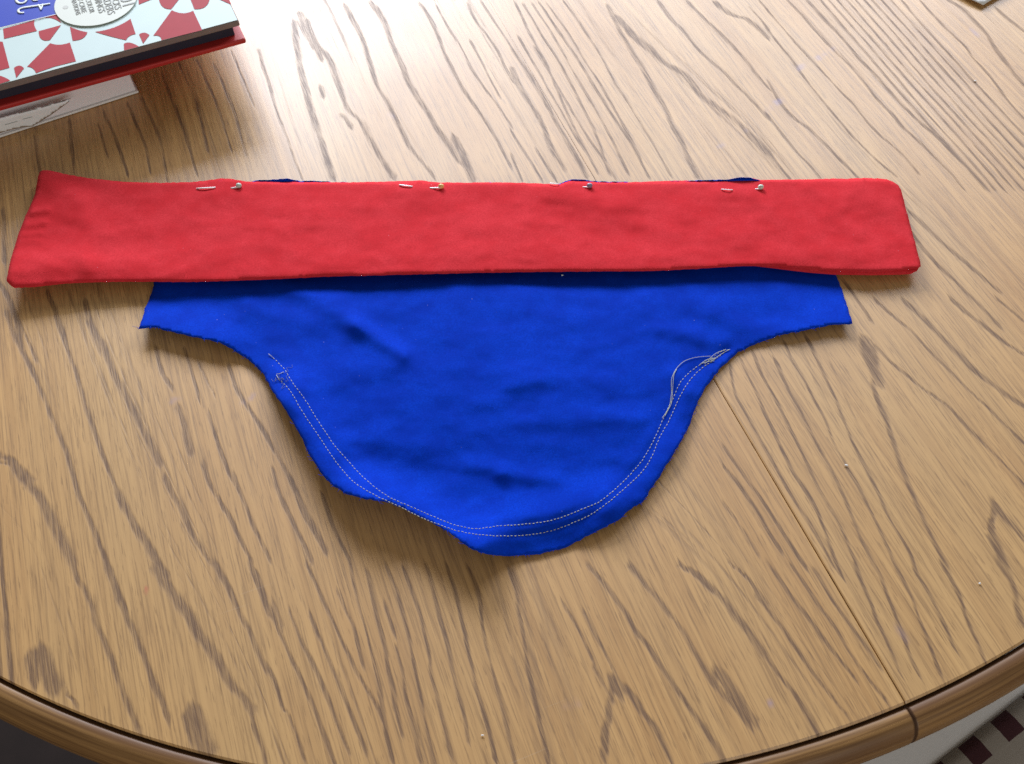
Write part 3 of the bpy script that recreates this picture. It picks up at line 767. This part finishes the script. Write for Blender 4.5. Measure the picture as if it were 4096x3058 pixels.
def curved(t, txt):
    out = []; tk = txt.split(); P2 = [(tuple(tp(*t, a.lstrip('~'))[0]), a[0] == '~') for a in tk]
    for i, (p, c) in enumerate(P2):
        if not c: out.append(p); continue
        a = P2[i-1][0]; b = P2[(i+1) % len(P2)][0]
        for k in range(1, 8):
            u = k/8; out.append(tuple((1-u)**2*np.array(a)+2*u*(1-u)*np.array(p)+u*u*np.array(b)))
    return out
reds = [curved(ZT, '45,430 510,300 ~485,370 545,458 60,575'), curved(ZT, '560,290 830,213 905,345 ~800,262 700,262 ~620,262'), curved(ZT, '570,463 900,372 740,590 ~640,625 590,555 ~570,510'),
        curved(ZT, '1030,395 ~1150,455 1290,478 ~1250,600 1070,602'), curved(ZT, '1400,472 ~1700,440 1925,280 2000,505 ~1890,520 1860,595 ~1650,550'),
        curved(ZT, '400,985 740,640 ~870,690 1030,630 1120,905 800,985 530,1080 ~500,990'), curved(ZT, '-40,610 40,620 140,1000 0,1040 -40,1040'), curved(ZT, '205,1005 ~290,935 355,1010 240,1150'),
        curved(ZT, '-40,1110 ~60,1130 150,1190 -40,1252'), curved(ZT, '2050,510 ~2130,455 2205,520 2110,645'), curved(ZT, '1825,650 ~1900,595 2050,690 1830,748'),
        curved(A1, '1325,310 1485,90 ~1580,140 1670,95 1748,262 1395,350 ~1395,300'), curved(A1, '1372,-20 ~1380,85 1480,80 1560,-20'), curved(A1, '1640,-20 1680,80 ~1800,90 1815,-20'),
        curved(A1, '1195,-20 1350,-20 1200,40'), curved(A1, '1860,-20 1975,-20 2000,42')]
flat('patchwork_print', reds, HB+.0006, M['printred'], bk)
flat('blue_title_panel', [tp(*ZT, '-250,470 0,405 850,205 870,-30 880,-700 -250,-400')], HB+.0008, M['printblue'], bk)
flat('panel_border', [tp(*ZT, '-250,478 850,211 850,203 -250,470')], HB+.0010, M['silver'], bk)
# round sticker
cs = P(384, 4, HB+.0011); rs = (P(545, 4, HB+.0011)-P(224, 4, HB+.0011)).length/2
bm = bmesh.new(); bmesh.ops.create_circle(bm, cap_ends=True, segments=64, radius=rs)
r_ = bmesh.ops.extrude_face_region(bm, geom=bm.faces[:]); bmesh.ops.translate(bm, verts=[g for g in r_['geom'] if isinstance(g, bmesh.types.BMVert)], vec=(0, 0, .0003))
bmesh.ops.translate(bm, verts=bm.verts, vec=cs-bk.location)
sticker = bmobj('round_sticker', bm, M['sticker'], bk)
def text(name, s, size, centre, mat, parent, shear=0.0, align='CENTER', bold=0.0, zoff=0.0):
    cu = bpy.data.curves.new(name, 'FONT'); cu.body = s; cu.size = size; cu.align_x = align; cu.align_y = 'CENTER'; cu.shear = shear; cu.extrude = .00008; cu.resolution_u = 3; cu.offset = bold
    o = bpy.data.objects.new('tmp', cu); COL.objects.link(o); dg = bpy.context.evaluated_depsgraph_get(); me = bpy.data.meshes.new_from_object(o.evaluated_get(dg)); bpy.data.objects.remove(o)
    ro = Matrix((( -e2.x, -e1.x, 0), (-e2.y, -e1.y, 0), (0, 0, 1))).to_4x4()       # reads down the page, its top to the right
    me.transform(Matrix.Translation(centre-bk.location+Vector((0, 0, zoff))) @ ro)
    return link(name, me, mat, parent)
def row(s, zx, size, zy=20, bold=0):
    text('sticker_lettering', s, size, P(zx/3.687, zy/3.687, HB+.0016), M['ink'], sticker, bold=bold)
row('101', 1862, .0140, -10); row('BLOCKS', 1690, .0072, -10); row('BORDERS', 1575, .0080); row('BINDINGS', 1440, .0072, 5)
row('PLUS COLOR', 1300, .0054, 10); row('EASY-CARE', 1190, .0056, 30); row('COMBINATIONS', 1085, .0050, 10)
bm = bmesh.new()
c_ = P(965/3.687, 110/3.687, HB+.0015)-bk.location
bmesh.ops.create_circle(bm, cap_ends=True, segments=10, radius=.0022); bmesh.ops.translate(bm, verts=bm.verts, vec=c_); bmobj('sticker_emblem', bm, simple('pale_ink', (.55, .55, .50), .6), sticker)
# script lettering on the blue panel: an s and a t with a long stem
def stroke(bm, pts, r): 
    p = smooth_line(tp(*ZT, pts), 3); q = Pn(p[:, 0], p[:, 1], HB+.0012)-np.array(bk.location)
    n = len(q); rr = [r*(.75+.25*math.sin(i/n*math.pi)) for i in range(n)]; add_tube(bm, q, rr, 6)
bm = bmesh.new(); stroke(bm, '740,55 600,78 440,100 330,118 275,145 270,175 300,190 355,188', .0011); stroke(bm, '560,70 590,110 605,150', .0008); stroke(bm, '625,60 620,100 605,140', .0007)
stroke(bm, '225,-30 250,30 310,50 370,30 400,-20', .0011); stroke(bm, '470,-20 500,10 560,5', .0008)
for v in bm.verts: v.co.z = (HB+.0012-ZB)+(v.co.z-(HB+.0012-ZB))*.25
bmobj('script_lettering', bm, M['silver'], bk, True)

# white booklet under the book
c0 = P(556, 371, 0.0006); d1 = P(0, 552, .0006)-c0; d1.z = 0; d1.normalize(); d2 = Vector((-d1.y, d1.x, 0)); d2 = d2 if d2.y > 0 else -d2
wb = empty('white_booklet', Vector((c0.x, c0.y, Z0+.0004))); tag(wb, 'thick white paperback booklet lying under the patchwork hardcover book', 'book')
bm = bmesh.new(); add_box(bm, Vector((0, 0, 0)), d1*.27, d2*.19, ZV*.0016, .0005); bmobj('back_cover', bm, M['white'], wb)
bm = bmesh.new(); add_box(bm, d1*.0012+d2*.0014+ZV*.0018, d1*.267, d2*.187, ZV*.0252, .0008); bmobj('page_block', bm, M['pages'], wb)
bm = bmesh.new(); add_box(bm, d1*.0006+d2*.0008+ZV*.0271, d1*.268, d2*.188, ZV*.0010, .0003); bmobj('front_cover', bm, M['white'], wb)
# loose folded sheet hanging against the booklet's page edges
def hsheet(x, y): return np.clip(.0195-.0165*(y-(430-.268*x+30))/ (100+x*0), .0012, .0195)
sh = [(-60,486),(0,470),(90,445),(180,420),(282,394),(272,410),(200,462),(128,506),(95,508),(60,515),(0,532),(-60,550)]
loose = sheet('folded_sheet', sh, lambda x, y: np.clip(.0185-.0150*((y-(474-.271*x))/62), .0010, .0185)+.0018, 9, .0005, 4, simple('bluish_paper', (.84, .89, .92), .5, .03, 100))
tag(loose, 'loose white sheet with a slanted torn edge leaning on the booklet pages', 'paper')
bm = bmesh.new()
for a, b in (((75,455),(150,436)),((165,432),(205,420)),((215,417),(262,404)),((20,500),(70,486)),((90,478),(130,468))):
    x = np.linspace(a[0], b[0], 4); y = np.linspace(a[1], b[1], 4)
    q = Pn(x, y, np.clip(.0185-.0150*((y-(474-.271*x))/62), .0010, .0185)+.0020)-np.array(loose.location); add_tube(bm, q, .0003, 4)
bmobj('print_line', bm, M['ink'], loose)

# white card whose corner shows at the top right
hc = lambda x, y: .0032+np.clip((22-y)/160, -.1, 1)*.002
card = sheet('white_card', [(3933,20),(3985,-12),(4200,-150),(4080,-330),(3700,-120),(3885,-2)], hc, 16, .0006, 4, M['white'])
tag(card, 'white card corner, slightly raised, on the table at the far right', 'paper')

# lint and crumbs
SPK = [((3383,1863),8,'white crumb beside the dark grain to the right of the table seam'),((3918,2335),7,'white crumb near the right edge of the table top'),((3900,326),6,'white crumb on the table beyond the right end of the red band'),
       ((2248,1103),6,'white lint speck in the shadow under the red band'),((1930,2942),7,'white lint speck near the front edge of the table')]
for (x, y), r, lab in SPK:
    on = y == 1103
    h = hblue(np.array([x*1.]), np.array([y*1.]))[0]+.0003 if on else .0002
    rr = (P(x+r, y)-P(x, y)).length
    bm = bmesh.new(); bmesh.ops.create_icosphere(bm, subdivisions=1, radius=rr)
    for v in bm.verts: v.co = Vector((v.co.x*random.uniform(.5, 1.3), v.co.y*random.uniform(.3, .8), (v.co.z*.35+rr*.35)))
    o = bmobj('lint_speck', bm, M['white']); o.location = P(x, y, h); tag(o, lab, 'lint', 'lint specks')

# ------------------------------------------------------------------ chair with white pad and checked cloth, low at the front right
ZS = -.26
k0 = P(3732, 3058, ZS); k1 = P(4092, 2775, ZS)
ax = (k1-k0).normalized(); ay = Vector((ax.y, -ax.x, 0))
ch = empty('chair', k0+ay*.12+ax*.03-Vector((0, 0, Z0+ZS))); ch.rotation_euler = (0, 0, math.atan2(ax.y, ax.x))
tag(ch, 'chair low at the front right corner, its seat covered by white and checked cloth', 'chair')
zs = Z0+ZS
bm = bmesh.new(); add_box(bm, (-.21, -.21, zs-.045), Vector((.42, 0, 0)), Vector((0, .42, 0)), ZV*.022, .006); bmobj('seat', bm, M['dark_oak'], ch)
for sx in (-1, 1):
    for sy in (-1, 1):
        bm = bmesh.new(); add_tube(bm, [(sx*.17, sy*.17, zs-.05), (sx*.18, sy*.18, .25), (sx*.19, sy*.19, 0)], [.016, .019, .012], 12); bmobj('leg', bm, M['dark_oak'], ch, True)
def padgrid(name, x0, x1, y0, y1, z, th, mat, rnd):
    nx, ny = 40, 40; vs = []; fs = []
    for i in range(nx+1):
        for j in range(ny+1):
            x = x0+(x1-x0)*i/nx; y = y0+(y1-y0)*j/ny
            e = min(x-x0, x1-x, y-y0, y1-y)/rnd; e = min(1, e)
            vs.append((x, y, z+th*math.sqrt(max(0, 1-(1-e)**2))+.0012*noise.noise(Vector((x*14, y*14, z)))))
    n = (nx+1)*(ny+1)
    for i in range(nx):
        for j in range(ny): a = i*(ny+1)+j; fs.append((a, a+ny+1, a+ny+2, a+1))
    me = meshpd(name, vs, fs); o = link(name, me, mat, None, True)
    bm = bmesh.new(); bm.from_mesh(me)
    r = bmesh.ops.extrude_face_region(bm, geom=bm.faces[:]); vs2 = [g for g in r['geom'] if isinstance(g, bmesh.types.BMVert)]
    for v in vs2: v.co.z = z-.001
    bmesh.ops.recalc_face_normals(bm, faces=bm.faces); bm.to_mesh(me); bm.free(); me.polygons.foreach_set('use_smooth', [True]*len(me.polygons))
    o.location = (ch.location.x, ch.location.y, 0); o.rotation_euler = ch.rotation_euler; return o
def padmat():
    k = NT('white_pad'); v = k.coords(); n = k.noise(v, (55, 30, 1), 3, .6, (2, 0, 0)); m = k.noise(v, (500, 500, 1), 2)
    c = k.mix(k.smooth(n, .52, .75, 0, .45), (.86, .86, .87), (.66, .67, .70)); k.base(c); k.rough(.85); k.bump(m, .15, .0006); return k.m
pad = padgrid('seat_pad', -.20, .20, -.20, .20, zs-.022, .019, padmat(), .02)
tag(pad, 'white cloth seat pad on the chair below the table edge', 'cushion')
KL = (k1-k0).length; PX = .361*KL; X1 = .256*KL-.03
def gingham():
    k = NT('gingham'); v = k.coords(); xyz = k.n('ShaderNodeSeparateXYZ'); k.l(v, xyz.inputs[0])
    f = k.noise(v, (260, 260, 1), 3, .6)
    def band_(s, per, off):
        a = k.math('ADD', k.math('MULTIPLY', s, 1/per), off); a = k.math('FRACT', k.math('ADD', a, k.math('MULTIPLY', k.math('SUBTRACT', f, .5), .03)))
        return k.math('LESS_THAN', a, .5)
    bx = band_(xyz.outputs[0], PX, 20-X1/PX); by = band_(xyz.outputs[1], PX, 20.5-.1185/PX)
    d = k.math('MULTIPLY', bx, by); s = k.math('MULTIPLY', k.math('ADD', bx, by), .12)
    c = k.mix(s, (.36, .325, .285), (.29, .255, .22)); c = k.mix(d, c, (.060, .016, .022)); k.base(c); k.rough(.9); k.bump(k.noise(v, (800, 800, 1), 2), .2, .0006); return k.m
gc = padgrid('checked_cloth', -.19, .19, -.26, .1195, zs-.0019, .0020, gingham(), .003)
tag(gc, 'grey cloth with dark maroon checks laid over the white chair pad', 'cloth')
